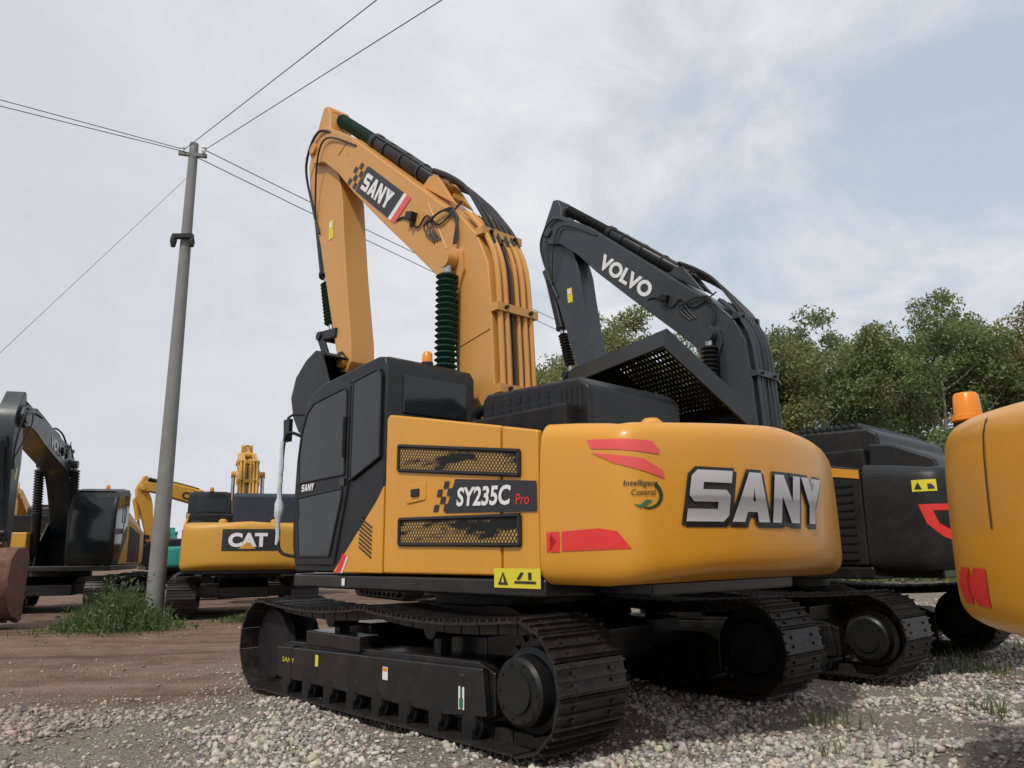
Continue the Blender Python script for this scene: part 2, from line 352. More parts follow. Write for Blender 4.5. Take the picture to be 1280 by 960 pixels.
def excavator(cx,cy,fx,fy,c,label):
    n=math.hypot(fx,fy);fx/=n;fy/=n
    root=bpy.data.objects.new('excavator',None);COL.objects.link(root)
    root.empty_display_size=.3
    root.matrix_world=Matrix(((fx,-fy,0,cx),(fy,fx,0,cy),(0,0,1,c.get('z',0)),(0,0,0,1)))@Matrix.Scale(c.get('scale',1),4)
    root['label']=label; root['category']='excavator'; root['group']='excavators parked in the yard'
    SIDE=c['side'];CWM=c['cw'];BM=c['boom'];SIDEK=c.get('skirt',SIDE)
    kind=c['kind']
    for s in(1,-1): build_track(1.29*s,root,sgn=s,decals=(kind=='sany' and s==1))
    p=P(); p.prism([(1.2,.38),(1.2,.62),(.6,.80),(-.6,.80),(-1.2,.62),(-1.2,.38)],-.55,.55,BLACKG)
    for sx in(1,-1):
        for sy in(1,-1): p.obox((sx*.75,sy*.80,.52),(.28,0,0),(0,.36,0),(0,0,.12),BLACKG)
    p.cyl((0,0,.78),(0,0,.93),.66,BLACK,40)
    p.obj('chassis',root,bevel=.02)
    p=P(); p.box(-1.82,1.50,-1.34,1.355,.925,1.045,BLACKG)
    p.box(-2.3,-1.8,-.9,.9,.93,1.02,BLACKG)
    dk=p.obj('deck',root,bevel=.02)
    if kind=='sany':
        p=P(); mp=lambda u,v,o:(-1.36-u,1.36+o,.985+v)
        p.flat([(0,0),(.44,0),(.44,.125),(0,.125)],mp,.014,WARN)
        p.flat([(.04,.02),(.14,.02),(.09,.105)],mp,.018,DARKD); p.flat([(.075,.035),(.105,.035),(.09,.08)],mp,.020,WARN)
        p.flat([(.20,.03),(.40,.03),(.40,.045),(.20,.045)],mp,.018,DARKD); p.flat([(.22,.055),(.25,.055),(.29,.10),(.26,.10)],mp,.018,DARKD); p.flat([(.33,.055),(.36,.055),(.36,.10),(.33,.10)],mp,.018,DARKD)
        p.obj('warning_label',dk)
        p=P(); p.flat([(0,0),(.05,0),(.05,.06),(0,.06)],lambda u,v,o:(.62-u,1.358+o,.955+v),.004,WHITE); p.obj('sticker',dk)
    p=P(); p.prism([(0,1.05),(0,2.26),(-1.77,1.97),(-1.79,1.05)],-1.29,1.31,DECK)
    p.box(-1.7,-.05,-.2,1.0,1.9,2.25,DECK)
    hs=p.obj('engine_housing',root,bevel=.03)
    p=P(); p.box(.02,1.35,-1.33,-.45,1.05,1.80,SIDE); p.obj('fuel_tank',root,bevel=.03)
    p=P()
    p.prism([(-.02,1.06),(-.02,2.31),(-.06,2.34),(-1.42,2.075),(-1.42,1.06)],1.312,1.372,SIDE)
    p.obj('side_panel',hs,bevel=.018)
    p=P(); p.prism([(-1.435,1.06),(-1.435,2.07),(-1.785,2.0),(-1.785,1.06)],1.312,1.368,SIDE); p.obj('side_panel',hs,bevel=.018)
    p=P(); p.prism([(-.02,1.06),(-.02,2.31),(-1.785,2.0),(-1.785,1.06)],-1.37,-1.30,SIDE)
    p.obj('side_panel',hs,bevel=.018)
    p=P(); p.prism([(-.005,1.06),(-.005,1.76),(.10,1.64),(.76,1.06)],1.315,1.376,SIDEK); p.obj('side_skirt',hs,bevel=.012)
    side=lambda u,v,o:(-u,1.374+o,v)
    if kind!='volvo':
        p=P()
        for z in np.linspace(1.23,1.47,8): p.obox((.24,1.377,z),(.095,0,.045),(0,.006,0),(0,0,.006),DARKD)
        p.obj('vent',hs)
        for q in ([(.22,1.865),(1.62,1.715),(1.62,1.875),(.22,2.06)],[(.25,1.285),(1.62,1.26),(1.62,1.45),(.25,1.475)]):
            p=P(); p.flat(q,side,.003,GOLDB)
            Q=[Vector(t) for t in q]
            def bl(s_,t_): return Q[0].lerp(Q[1],s_).lerp(Q[3].lerp(Q[2],s_),t_)
            if kind=='sany':
                NN=40
                for i in range(-6,NN+6):
                    for sg in(1,-1):
                        s0=i/NN; s1=s0+sg*4.2/NN
                        if not(0<=s0<=1 or 0<=s1<=1): continue
                        def cl(s_): return min(1,max(0,s_))
                        c0,c1=cl(s0),cl(s1); t0=(c0-s0)/(s1-s0); t1=(c1-s0)/(s1-s0)
                        if t1-t0<.05: continue
                        a=bl(c0,t0);b=bl(c1,t1);d=(b-a).normalized();nn=Vector((-d.y,d.x))*.0036
                        o_=.006 if sg>0 else .0085
                        p.add([side((a-nn).x,(a-nn).y,o_),side((b-nn).x,(b-nn).y,o_),side((b+nn).x,(b+nn).y,o_),side((a+nn).x,(a+nn).y,o_)],[(0,1,2,3)],BLACK)
            for i in range(4):
                a=Q[i];b=Q[(i+1)%4]; p.tube([side(a.x,a.y,.006),side(b.x,b.y,.006)],.016,BLACK,6)
            p.obj('grille',hs)
        p=P(); p.obox((-.46,1.377,1.67),(.12,0,-.01),(0,.006,0),(0,0,.07),SIDE); p.obox((-.46,1.388,1.67),(.05,0,0),(0,.01,0),(0,0,.03),BLACK); p.obj('latch',hs,bevel=.006)
    if kind=='sany':
        p=P(); p.flat([(.82,1.50),(1.78,1.47),(1.78,1.665),(.94,1.74)],side,.004,DARKD)
        for i,(a,b) in enumerate([(0,0),(0,2),(1,1),(1,3),(2,0),(2,2)]):
            x=.68+a*.06+b*.02;z=1.515+b*.055; p.flat([(x,z),(x+.055,z-.002),(x+.075,z+.05),(x+.02,z+.052)],side,.005,DARKD)
        p.obj('nameplate',hs)
        p=P()
        mp=lambda u,v,o:(-u,1.374+o,v-(u-.8)*.03)
        p.text('SY235C',.96,1.545,.58,.135,mp,.008,WHITE,bold=.03,shear=.15)
        p.text('Pro',1.585,1.545,.13,.07,mp,.008,RED,bold=.005,shear=.15)
        p.obj('lettering',hs)
        p=P(); p.flat([(-.70,1.06),(-.61,1.06),(-.52,1.20),(-.59,1.22)],side,.006,RED); p.flat([(-.61,1.06),(-.585,1.06),(-.50,1.19),(-.52,1.20)],side,.006,WHITE); p.obj('stripe',hs)
    if kind=='volvo':
        p=P(); p.flat([(1.50,1.10),(1.70,1.10),(1.70,1.84),(1.50,1.86)],side,.004,GRILLEK); p.flat([(.25,1.10),(1.38,1.10),(1.38,1.86),(.25,2.0)],side,.004,GRILLEK)
        for z in np.linspace(1.12,1.84,10): p.box(-1.70,-1.50,1.378,1.39,z-.01,z+.01,BLACK)
        p.obj('grille',hs)
        p=P(); p.flat([(.05,2.16),(1.78,1.90),(1.78,1.985),(.05,2.28)],side,.004,YEL); p.obj('stripe',hs)
    # hood
    p=P(); HM=BLUEK if kind=='cat' else (VDARK if kind=='volvo' else BLACK)
    dz=.28 if kind=='cat' else (.03 if kind=='volvo' else 0)
    hy0=-.25 if kind=='sany' else -1.1; hy1=.35 if kind=='cat' else .86
    p.prism([(-.62,2.15),(-.64,2.44+dz),(-.70,2.48+dz),(-1.70,2.45+dz),(-1.80,2.38+dz),(-1.82,1.97),(-.62,1.97)],hy0,hy1,HM)
    if kind=='volvo': p.prism([(-1.7,1.97),(-1.72,2.30),(-1.95,2.28),(-2.35,2.10),(-2.4,1.97)],-1.0,.95,HM)
    hd=p.obj('engine_hood',root,bevel=.035)
    p=P()
    for i in range(7):
        for j in range(3):
            x=-.74-i*.105; z=2.17+j*.085; p.box(x-.042,x,hy1-.002,hy1+.004,z,z+.055,GRILLEK)
    for i in range(5):
        x=-1.52-i*.05; p.box(x-.02,x,hy1-.002,hy1+.004,2.2,2.38,GRILLEK)
    if kind=='volvo':
        for i in range(12): p.box(-.72-i*.08,-.69-i*.08,-.9,.85,2.505,2.55,BLACK)
    p.obj('vent',hd)
    if kind=='sany':
        p=P(); a=Vector((-.86,.02,2.78));b=Vector((-1.90,.02,2.92));d=Vector((-2.04,-.95,2.37));e=Vector((-.86,-.95,2.36))
        nrm=(b-a).cross(d-b).normalized()
        if nrm.z<0: nrm=-nrm
        NU,NV=36,30
        us=[0,.36]+[.36+.58*(k/NU) for k in range(1,NU+1)]+[1.0]; vs_=[0,.10]+[.10+.80*(k/NV) for k in range(1,NV+1)]+[1.0]
        def pt(u,v): return a.lerp(b,u).lerp(e.lerp(d,u),v)
        for oo in(0,.006):
            for i in range(len(us)-1):
                for j in range(len(vs_)-1):
                    if 1<=i<=NU and 1<=j<=NV and i%2==0 and j%2==0: continue
                    q=[pt(us[i],vs_[j]),pt(us[i+1],vs_[j]),pt(us[i+1],vs_[j+1]),pt(us[i],vs_[j+1])]
                    p.add([x+nrm*oo for x in q],[(0,1,2,3)],BLACK)
        fl=p.obj('raised_hood_flap',root,label='black raised hood flap with perforated plate',smooth=False)
        p=P()
        for q,r in((a,b),(b,d),(d,e),(e,a)):
            mid=((a+b+d+e)/4-(q+r)/2).normalized()*.02
            h=-nrm*.18; o_=nrm*.016
            p.add([q+o_,r+o_,r+h,q+h,q+mid+o_,r+mid+o_,r+h+mid,q+h+mid],[(0,1,2,3),(7,6,5,4),(0,4,5,1),(1,5,6,2),(2,6,7,3),(3,7,4,0)],BLACK)
        p.obj('flap_rim',fl,smooth=False)
        p=P(); p.tube([(-1.0,-.3,2.3),(-1.02,-.32,2.62)],.02,BLACK); p.obj('stay_rod',fl)
    # cab
    CAB=[(1.46,1.06),(1.54,1.30),(1.56,1.62),(1.54,2.10),(1.49,2.40),(1.40,2.62),(1.26,2.74),(1.05,2.80),(.14,2.88),(.05,2.86),(.0,2.78),(0,1.06)]
    p=P(); p.prism(CAB,.40,1.365,BLACK)
    p.prism([(1.28,2.76),(1.05,2.82),(.14,2.90),(.10,2.86),(1.2,2.72)],.48,1.28,BLACK)
    cb=p.obj('cab',root,bevel=.055)
    p=P(); p.prism([(1.42,1.12),(1.50,1.62),(1.48,2.10),(1.43,2.38),(1.34,2.58),(1.22,2.68),(.60,2.74),(.56,2.70),(.56,1.75),(.74,1.12)],1.34,1.380,BLACK)
    dr=p.obj('door',cb,bevel=.012)
    W1=[(1.42,1.88),(1.46,2.08),(1.41,2.36),(1.32,2.54),(1.20,2.62),(.66,2.68),(.61,2.64),(.61,1.90)]
    W2=[(1.37,1.20),(1.44,1.62),(1.44,1.74),(.64,1.78),(.64,1.70),(.81,1.20)]
    W3=[(.51,1.84),(.51,2.71),(.12,2.76),(.06,2.70),(.06,2.0)]
    for Wp,par in((W1,dr),(W2,dr),(W3,cb)):
        p=P(); p.prism(Wp,1.36,1.384,GLASS); wo=p.obj('window',par,bevel=.004)
        if kind=='sany':
            p=P()
            for i in range(len(Wp)):
                q=Wp[i];r=Wp[(i+1)%len(Wp)]; p.tube([(q[0],1.384,q[1]),(r[0],1.384,r[1])],.011,RUBBER,6)
            p.obj('window_frame',par)
    p=P(); p.tube([(.585,1.39,2.05),(.585,1.42,2.05),(.585,1.42,2.4),(.585,1.39,2.4)],.010,BLACK,8,1); p.box(.58,.66,1.38,1.40,1.80,1.86,BLACKG); p.obj('handle',dr)
    p=P(); p.box(-.012,.03,.50,1.20,2.38,2.72,GLASS); p.obj('rear_window',cb,bevel=.01)
    p=P(); p.prism([(1.47,1.15),(1.545,1.32),(1.565,1.62),(1.545,2.10),(1.495,2.40),(1.41,2.62),(1.35,2.60),(1.40,2.1),(1.40,1.2)],.47,1.30,GLASS); p.obj('windscreen',cb)
    if kind=='volvo':
        p=P(); p.box(.0,.04,1.30,1.375,1.08,2.8,SIDE); p.obj('pillar',cb)
    if kind=='sany':
        p=P(); block_word(p,'SANY',0,0,.24,.065,lambda u,v,o:(1.36-u,1.386+o,1.795+v),.004,WHITE,step=None); p.obj('lettering',dr)
        p=P()
        p.tube([(1.50,1.33,2.34),(1.58,1.42,2.38),(1.62,1.46,2.30),(1.63,1.47,1.9),(1.63,1.47,1.45),(1.60,1.45,1.25),(1.48,1.36,1.20)],.017,BLACK,8)
        hr=p.obj('handrail',cb)
        p=P()
        pp=[Vector((1.63,1.475,2.30-k*.055)) for k in range(19)]
        for i,q in enumerate(pp): q.x+=random.uniform(-.006,.006);q.y+=random.uniform(-.005,.005)
        rad=[.018+.008*random.random()+(.020 if 11<=i<=13 else 0) for i in range(19)]
        p.tube(pp,1.0,FILM,9,1,taper=lambda t:rad[min(18,int(t*18+.5))])
        p.obj('plastic_wrap',hr,label='crumpled white plastic film wrapped round the rail')
        p=P(); p.tube([(1.5,1.30,2.56),(1.58,1.40,2.56),(1.62,1.44,2.52)],.012,BLACK,6); p.prism([(1.58,2.30),(1.68,2.30),(1.70,2.52),(1.58,2.52)],1.40,1.44,BLACK); p.obj('mirror',cb)
        p=P(); p.tube([(-.02,.62,2.85),(-.02,.60,3.15)],.005,BLACK,5);p.obj('antenna',cb)
        for y in (.25,-.2):
            p=P(); p.tube([(-.35,y,2.2),(-.35,y,2.5),(-.7,y,2.56),(-1.0,y,2.5)],.015,BLACK,7); p.obj('grab_rail',hs)
        p=P(); p.tube([(-.15,.5,2.2),(-.15,.5,2.42),(-.35,.5,2.44),(-.5,.5,2.3)],.05,BLACK,12); p.obj('air_pipe',hs)
    bx,by,bz=c.get('beacon',(.12,.86,2.87))
    if kind=='right':
        p=P(); p.obox((bx+.08,by-.08,bz-.03),(.14,-.14,0),(.02,.02,0),(0,0,.015),BLACK); p.box(bx+.17,bx+.23,by-.22,by-.16,1.95,bz-.02,BLACK); bk=p.obj('beacon_bracket',root)
        p=P(); p.lathe((bx,by,bz-.015),(bx,by,bz+.16),[(0,.098),(.16,.098),(.2,.080),(.9,.072),(1,.060)],ORANGE,20); p.obj('beacon',root)
    else:
        p=P(); p.cyl((bx,by,bz-.02),(bx,by,bz+.03),.055,BLACK,16); p.lathe((bx,by,bz+.03),(bx,by,bz+.13),[(0,.05),(.8,.045),(1,.03)],ORANGE,16); p.obj('beacon',root)
    # counterweight
    cw=counterweight(CWM).obj('counterweight',root,ang=50)
    mpw=lambda u,v,o:cwp(u,v,o)
    if kind=='sany':
        p=P()
        block_word(p,'SANY',1.05,1.380,1.47,.31,mpw,.008,DARKD,grow=.021,step=.04,shear=.22)
        block_word(p,'SANY',1.078,1.363,1.47,.31,mpw,.004,DARKD,grow=.017,step=.04,shear=.22)
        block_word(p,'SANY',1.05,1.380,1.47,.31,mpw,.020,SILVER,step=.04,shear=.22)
        p.obj('lettering',cw,label='large silver block letters with dark outline',smooth=False)
        p=P(); p.text('Intelligent',.665,1.575,.215,.045,mpw,.007,GRNTXT,bold=.006,shear=.2,step=.04); p.text('Control',.71,1.53,.15,.036,mpw,.007,GRNTXT,bold=.006,shear=.2,step=.04)
        p.obj('lettering',cw)
        p=P()
        arc=[(.81+.10*math.cos(a),1.535+.085*math.sin(a)) for a in np.linspace(-1.9,1.0,12)]; arc2=[(.80+.085*math.cos(a),1.53+.068*math.sin(a)) for a in np.linspace(.9,-1.8,12)]
        p.flat(arc+arc2,mpw,.005,GRNTXT,.04)
        p.flat([(.72,1.48),(.76,1.475),(.80,1.505),(.84,1.50),(.80,1.475),(.76,1.455)],mpw,.006,LEAFG,.04)
        p.obj('emblem',cw)
        p=P()
        p.flat([(.40,1.885),(.86,1.855),(.91,1.80),(.90,1.775),(.44,1.825)],mpw,.005,PINK,.05); p.obj('stripe',cw)
        p=P(); p.flat([(.44,1.80),(.80,1.745),(.92,1.68),(.93,1.63),(.85,1.655),(.62,1.72)],mpw,.005,PINK,.05); p.obj('stripe',cw)
    if kind in('sany','right'):
        p=P()
        u0=0 if kind=='sany' else 2.22
        p.flat([(u0+.19,1.215),(u0+.70,1.225),(u0+.62,1.325),(u0+.50,1.345),(u0+.19,1.335)] if kind=='sany' else [(u0+.34,1.18),(u0+.50,1.18),(u0+.50,1.34),(u0+.34,1.34),(u0+.20,1.26)],mpw,.005,RED,.05)
        if kind=='sany':
            p.flat([(u0+.06,1.21),(u0+.07,1.21),(u0+.13,1.275),(u0+.07,1.335),(u0+.06,1.335)],mpw,.005,RED,.05)
            p.flat([(u0+.09,1.21),(u0+.17,1.21),(u0+.17,1.335),(u0+.09,1.335),(u0+.145,1.275)],mpw,.005,RED,.05)
        else:
            p.flat([(u0+.10,1.18),(u0+.26,1.18),(u0+.12,1.26),(u0+.26,1.34),(u0+.10,1.34),(u0-.04,1.26)],mpw,.005,RED,.05)
        p.obj('stripe',cw)
    if kind=='volvo':
        p=P(); p.flat([(.46,1.74),(.68,1.74),(.68,1.85),(.46,1.85)],mpw,.005,WARN,.05); p.flat([(.48,1.76),(.55,1.76),(.515,1.83)],mpw,.008,DARKD); p.flat([(.60,1.76),(.66,1.76),(.66,1.78),(.63,1.81),(.60,1.81)],mpw,.008,DARKD); p.obj('warning_label',cw)
        p=P(); p.flat([(.50,1.62),(.78,1.62),(.78,1.56),(.62,1.56),(.66,1.44),(.82,1.34),(.82,1.26),(.68,1.32),(.56,1.44)],mpw,.005,RED,.05); p.obj('stripe',cw)
    if kind=='cat':
        p=P(); ss=CWS[-1]/2-.55
        p.flat([(ss,1.42),(ss+1.2,1.42),(ss+1.2,1.88),(ss,1.88)],mpw,.006,DARKD,.08)
        p.obj('panel',cw)
        p=P(); p.text('CAT',ss+.13,1.50,.80,.30,mpw,.014,WHITE,bold=.05,step=.08)
        p.flat([(ss+.34,1.46),(ss+.70,1.46),(ss+.52,1.61)],mpw,.020,YEL,.08)
        p.obj('lettering',cw)
    if kind=='right':
        p=P(); p.flat([(2.84,1.5),(2.855,1.5),(2.855,1.96),(2.84,1.96)],mpw,.004,DARKD,.05); p.obj('seam',cw)
    for y in(.55,-.55):
        p=P(); p.lathe((-2.1,y,2.0),(-2.1,y,2.12),[(0,.10),(.7,.09),(1,.05)],CWM,14); p.obj('lifting_lug',cw)
    if not c.get('hasboom',True): return root
    # boom
    sc=c.get('bsc',1);phi=math.radians(c.get('phi',0));psi=math.radians(c.get('psi',0));sa=c.get('asc',1)
    def TB(q): return FOOT+rot2(Vector(q)-FOOT,phi)*sc
    pv=TB(PV)
    def TA(q): return pv+rot2(Vector(q)-PV,psi)*sa
    def B3(q,y): r=TB(q); return Vector((r.x,y,r.y))
    def A3(q,y): r=TA(q); return Vector((r.x,y,r.y))
    p=P(); p.prism([tuple(TB(q)) for q in BOOM],-.26,.26,BM)
    for q in((3.62,6.72),(.15,1.95),(.46,4.12)): p.cyl(B3(q,-.30),B3(q,.30),.085,BM,18)
    for y in(-.13,.10): p.prism([tuple(TB(q)) for q in((1.25,5.30),(1.12,5.38),(.98,5.36),(.62,4.85))],y,y+.035,BM)
    p.prism([tuple(TB(q)) for q in((.62,4.02),(.50,4.28),(.34,4.22),(.30,4.0),(.44,3.7))],-.30,.30,BM)
    bo=p.obj('boom',root,bevel=.015)
    if kind=='sany':
        for pl in([(2.95,6.35),(2.75,6.45),(2.72,6.25)],[(.95,4.95),(.62,4.32)],[(.46,3.2),(-.06,3.3)]):
            p=P(); p.tube([B3(q,.262) for q in pl],.007,BM,6,1); p.obj('weld_seam',bo)
    p=P()
    for y in(.31,-.36): p.prism([(-.3,1.0),(-.05,2.05),(.3,2.05),(.95,1.5),(1.1,1.0)],y,y+.05,BLACKG)
    p.box(-.3,1.1,-.36,.36,.99,1.04,BLACKG)
    p.obj('boom_bracket',root,bevel=.01)
    p=P(); p.prism([tuple(TA(q)) for q in ARM],-.17,.17,BM)
    for q,r in(((3.62,6.72),.12),((2.76,3.52),.08)): p.cyl(A3(q,-.24),A3(q,.24),r,BM,18)
    ar=p.obj('arm',root,bevel=.015)
    # arm cylinder
    p=P(); a=B3((1.02,5.27),0);b=A3((3.50,7.27),0)
    d=(b-a)
    KC=BLACK if kind!='cat' else BM
    p.lathe(a,a+d*.58,[(0,.06),(.03,.098),(.94,.098),(.95,.12),(1,.12)],KC,20)
    p.cyl(a-Vector((0,.12,0)),a+Vector((0,.12,0)),.07,BM,14)
    p.cyl(a+d*.58,b,.05,BLACK,14); p.bellows(a+d*.60,a+d*.94,.085,GREEN if kind=='sany' else RUBBER)
    p.cyl(b+Vector((0,-.12,0)),b+Vector((0,.12,0)),.09,BM,16)
    for k in(.15,.3,.45,.55): p.lathe(a+d*k,a+d*(k+.012),[(0,.112),(1,.112)],KC,20)
    for y in(-.07,.07): p.tube([a+d*.04+Vector((0,y,.09)),a+d*.3+Vector((0,y,.11)),a+d*.56+Vector((0,y,.11))],.016,BLACK,8,4)
    p.obj('arm_cylinder',bo)
    lb=Vector((.50,0,1.55)) if phi>-.1 else Vector((.95,0,1.25))
    for y in(.37,-.37):
        p=P(); t=B3((.46,4.12),y); q=Vector((lb.x,y,lb.z)); d=t-q
        p.lathe(q,q+d*.52,[(0,.08),(.03,.10),(1,.10)],BLACK,18); p.cyl(q+d*.5,t,.05,CHROME,12)
        if kind in('sany','volvo'): p.bellows(q+d*.46,q+d*.94,.11,GREEN if kind=='sany' else RUBBER,.06)
        p.cyl(t+Vector((0,-.06,0)),t+Vector((0,.06,0)),.09,BM,16)
        p.obj('lift_cylinder',bo)
    back=[(1.3,5.36),(.8,4.93),(.40,4.62),(.13,4.32),(-.03,3.98),(-.08,3.5),(-.12,2.7),(-.12,2.0)]
    def off(q,k,o):
        a=Vector(back[max(0,k-1)]);b=Vector(back[min(len(back)-1,k+1)]);t=(b-a).normalized();nn=Vector((t.y,-t.x))
        if nn.dot(Vector((-1,1)))<0: nn=-nn
        return Vector(q)+nn*o
    for y,o,mm,rr in((.20,.055,BM,.028),(.12,.055,BM,.028),(-.20,.055,BM,.028),(-.12,.055,BM,.028),(.04,.05,RUBBER,.018),(-.04,.05,BM,.022)):
        p=P(); p.tube([B3(off(q,k,o),y) for k,q in enumerate(back)][2:],rr,mm,8,4); p.obj('pipe' if mm is BM else 'hose',bo)
    for k in(3,5,6):
        p=P(); cc=B3(off(back[k],k,.05),0); p.obox(cc,(.05,0,0),(0,.27,0),(0,0,.04),BM)
        for y in(-.16,.16): p.cyl(cc+Vector((-.05,y,0)),cc+Vector((-.08,y,0)),.02,BLACK,8)
        p.obj('pipe_clamp',bo)
    if kind in('sany','volvo'):
        for i,y in enumerate((-.20,-.12,-.04,.06,.14)):
            h=-.04+.03*i
            p=P(); p.tube([B3((1.25-.05*i,5.42),y*.6),B3((1.02,5.34+h),y),B3((.74,5.16+h),y),B3((.46,4.92+h),y),B3((.24,4.64+h*.5),y),B3((.09,4.42),y),B3((.0,4.22),y)],.021,RUBBER,8,5); p.obj('hose',bo)
        for i in range(3):
            p=P(); p.tube([B3((.72+.05*i,4.45),.265),B3((.85+.06*i,4.68),.30),B3((.62-.03*i,4.74),.30),B3((.42,4.55+.03*i),.29),B3((.40+.02*i,4.3),.31)],.012,RUBBER,6,5); p.obj('hose',bo)
        p=P(); p.tube([B3((1.55,4.95),.265),B3((1.35,4.92),.28),B3((1.12,4.72),.28),B3((.95,4.80),.28),B3((.72,4.62),.28),B3((.35,4.75),.28)],.011,RUBBER,6,5); p.obj('hose',bo)
        q=B3((1.22,4.88),0)
        p=P(); p.obox((q.x,.30,q.z),(.06,0,.02),(0,.04,0),(-.015,0,.045),BLACK); p.obox((q.x-.02,.30,q.z-.08),(.02,0,0),(0,.02,0),(0,0,.05),BLACK); p.obj('work_lamp',bo,bevel=.006)
        p=P(); p.tube([B3((3.0,6.66),.20),B3((3.45,6.9),.30),A3((3.82,6.55),.27),A3((3.70,5.9),.20),A3((3.50,5.45),.19)],.018,RUBBER,7,5); p.obj('hose',bo)
        p=P(); p.tube([B3((2.5,6.3),.27),B3((3.2,6.7),.30),B3((3.45,6.45),.30),A3((3.62,5.7),.20)],.013,RUBBER,7,5); p.obj('hose',bo)
    U=Vector((-.769,-.639));V=Vector((-.639,.769))
    O=Vector((2.74,5.83))
    def bmap(u,v,o): r=TB(O+U*u+V*v); return (r.x,.262+o,r.y)
    if kind=='sany':
        p=P()
        p.flat([(.30,.04),(1.28,.04),(1.40,.40),(.38,.40)],bmap,.004,DARKD)
        for a,b in[(0,0),(0,2),(1,1),(1,3),(2,0),(2,2),(3,1),(3,3)]:
            x=.02+a*.085+b*.02;z=.05+b*.085; p.flat([(x,z),(x+.08,z),(x+.10,z+.08),(x+.02,z+.08)],bmap,.005,DARKD)
        p.flat([(1.28,.04),(1.35,.04),(1.47,.40),(1.40,.40)],bmap,.006,WHITE); p.flat([(1.35,.04),(1.46,.04),(1.58,.40),(1.47,.40)],bmap,.006,PINK)
        p.obj('sign',bo)
        p=P(); block_word(p,'SANY',.40,.11,.82,.22,bmap,.008,WHITE,step=None); p.obj('lettering',bo)
    elif kind=='volvo': 
        p=P(); o_=c.get('txo',.22); p.text('VOLVO',o_,.08,c.get('txw',1.25),c.get('txh',.25),bmap,.006,WHITE,bold=.045); p.obj('lettering',bo)
    elif kind=='cat': p=P(); p.text('CAT',.7,.05,1.1,.40,bmap,.006,DARKD,bold=.05); p.obj('lettering',bo)
    if kind in('sany','volvo'):
        p=P(); q=[TA(x) for x in((3.28,5.55),(3.16,5.55),(3.14,5.28),(3.26,5.28))]
        p.add([(r.x,.176,r.y) for r in q],[(0,1,2,3)],WARN); q=[TA(x) for x in((3.25,5.53),(3.19,5.53),(3.18,5.44),(3.24,5.44))]; p.add([(r.x,.180,r.y) for r in q],[(0,1,2,3)],WHITE); p.obj('warning_label',ar)
    p=P(); a=A3((3.90,6.05),0);b=A3((3.36,3.98),0);d=b-a
    p.lathe(a,a+d*.55,[(0,.06),(.03,.085),(.95,.085),(.96,.10),(1,.10)],KC,16); p.cyl(a+d*.5,b,.04,CHROME,12)
    if kind in('sany','volvo'): p.bellows(a+d*.60,a+d*.90,.085,GREEN if kind=='sany' else RUBBER,.05)
    p.prism([tuple(TA(q)) for q in((3.72,5.9),(3.85,6.15),(3.98,6.10),(3.9,5.9))],-.09,.09,BM)
    p.obj('bucket_cylinder',ar)
    bp=Vector(TA((2.76,3.52))); br=psi+math.radians(c.get('beta',-42)); bsz=c.get('buck',.80)
    def TK(q): return bp+rot2(Vector(q),br)*bsz
    def K3(q,y): r=TK(q); return Vector((r.x,y,r.y))
    p=P()
    for y in(-.20,.16):
        for q,r in((A3((3.36,3.98),0),A3((2.98,3.95),0)),(A3((3.36,3.98),0),K3((.30,.26),0))):
            dd=(r-q); nn=Vector((-dd.z,0,dd.x)).normalized()
            p.obox((q+r)/2+Vector((0,y+.02,0)),dd/2*1.15,(0,.02,0),nn*.06,BLACK)
    p.cyl(A3((3.36,3.98),-.22),A3((3.36,3.98),.22),.06,BLACK,14)
    p.obj('bucket_linkage',ar,bevel=.01)
    BMAT=c.get('bucketmat',BLACK); p=P(); bw=.50
    outer=[tuple(TK(q)) for q in BUCK]; cen=Vector((.40,-.35)); inner=[tuple(TK(cen+(Vector(q)-cen)*.94)) for q in BUCK]
    p.prism(outer+inner[::-1],-bw,bw,BMAT)
    for y in(-bw-.03,bw): p.prism(outer,y,y+.03,BMAT)
    for y in(-.2,.16): p.prism([tuple(TK(q)) for q in((-.12,-.08),(-.08,.18),(.3,.42),(.42,.36),(.3,.2))],y,y+.04,BMAT)
    for k in range(5):
        y=-.40+k*.20; q=K3((.22,-1.18),y);r=K3((.02,-1.26),y); p.obox((q+r)/2,(r-q)/2,(0,.045,0),Vector((0,0,.035)),BMAT)
    p.obj('bucket',root,bevel=.01)
    return root
S_=dict(side=YEL,cw=YEL,boom=YBOOM,kind='sany')
excavator(-.054,7.24,-.68,.73,S_,'glossy yellow excavator with black cab and raised boom on gravel')
excavator(3.25,9.94,-.68,.73,dict(side=VDARK,skirt=VDARK,cw=VDARK,boom=VGREY,kind='volvo',bsc=.975,asc=.93,beacon=(.3,.9,2.8)),'dark grey excavator with white lettering on raised boom')
excavator(4.41,2.50,.90,-.44,dict(side=YEL,cw=YEL,boom=YBOOM,kind='right',scale=.93,z=-.12,hasboom=False,beacon=(-2.60,1.02,2.22)),'yellow excavator with rounded counterweight, red arrows and orange beacon')
POSE=dict(phi=-28,psi=9,bsc=.85,asc=.82)
excavator(-11.0,19.2,.27,-.963,dict(side=CATY,cw=CATY,boom=VGREY,kind='volvo',bucketmat=RUST,buck=.95,beta=-22,txo=.85,txw=1.35,txh=.30,phi=-31,psi=10,bsc=.84,asc=.81),'dark grey excavator with rusty bucket lowered to the dirt')
excavator(-6.2,18.1,-.35,.94,dict(side=CATY,cw=CATY,boom=CATY,kind='cat',scale=.93,**POSE),'ochre excavator with white lettering on black counterweight band')
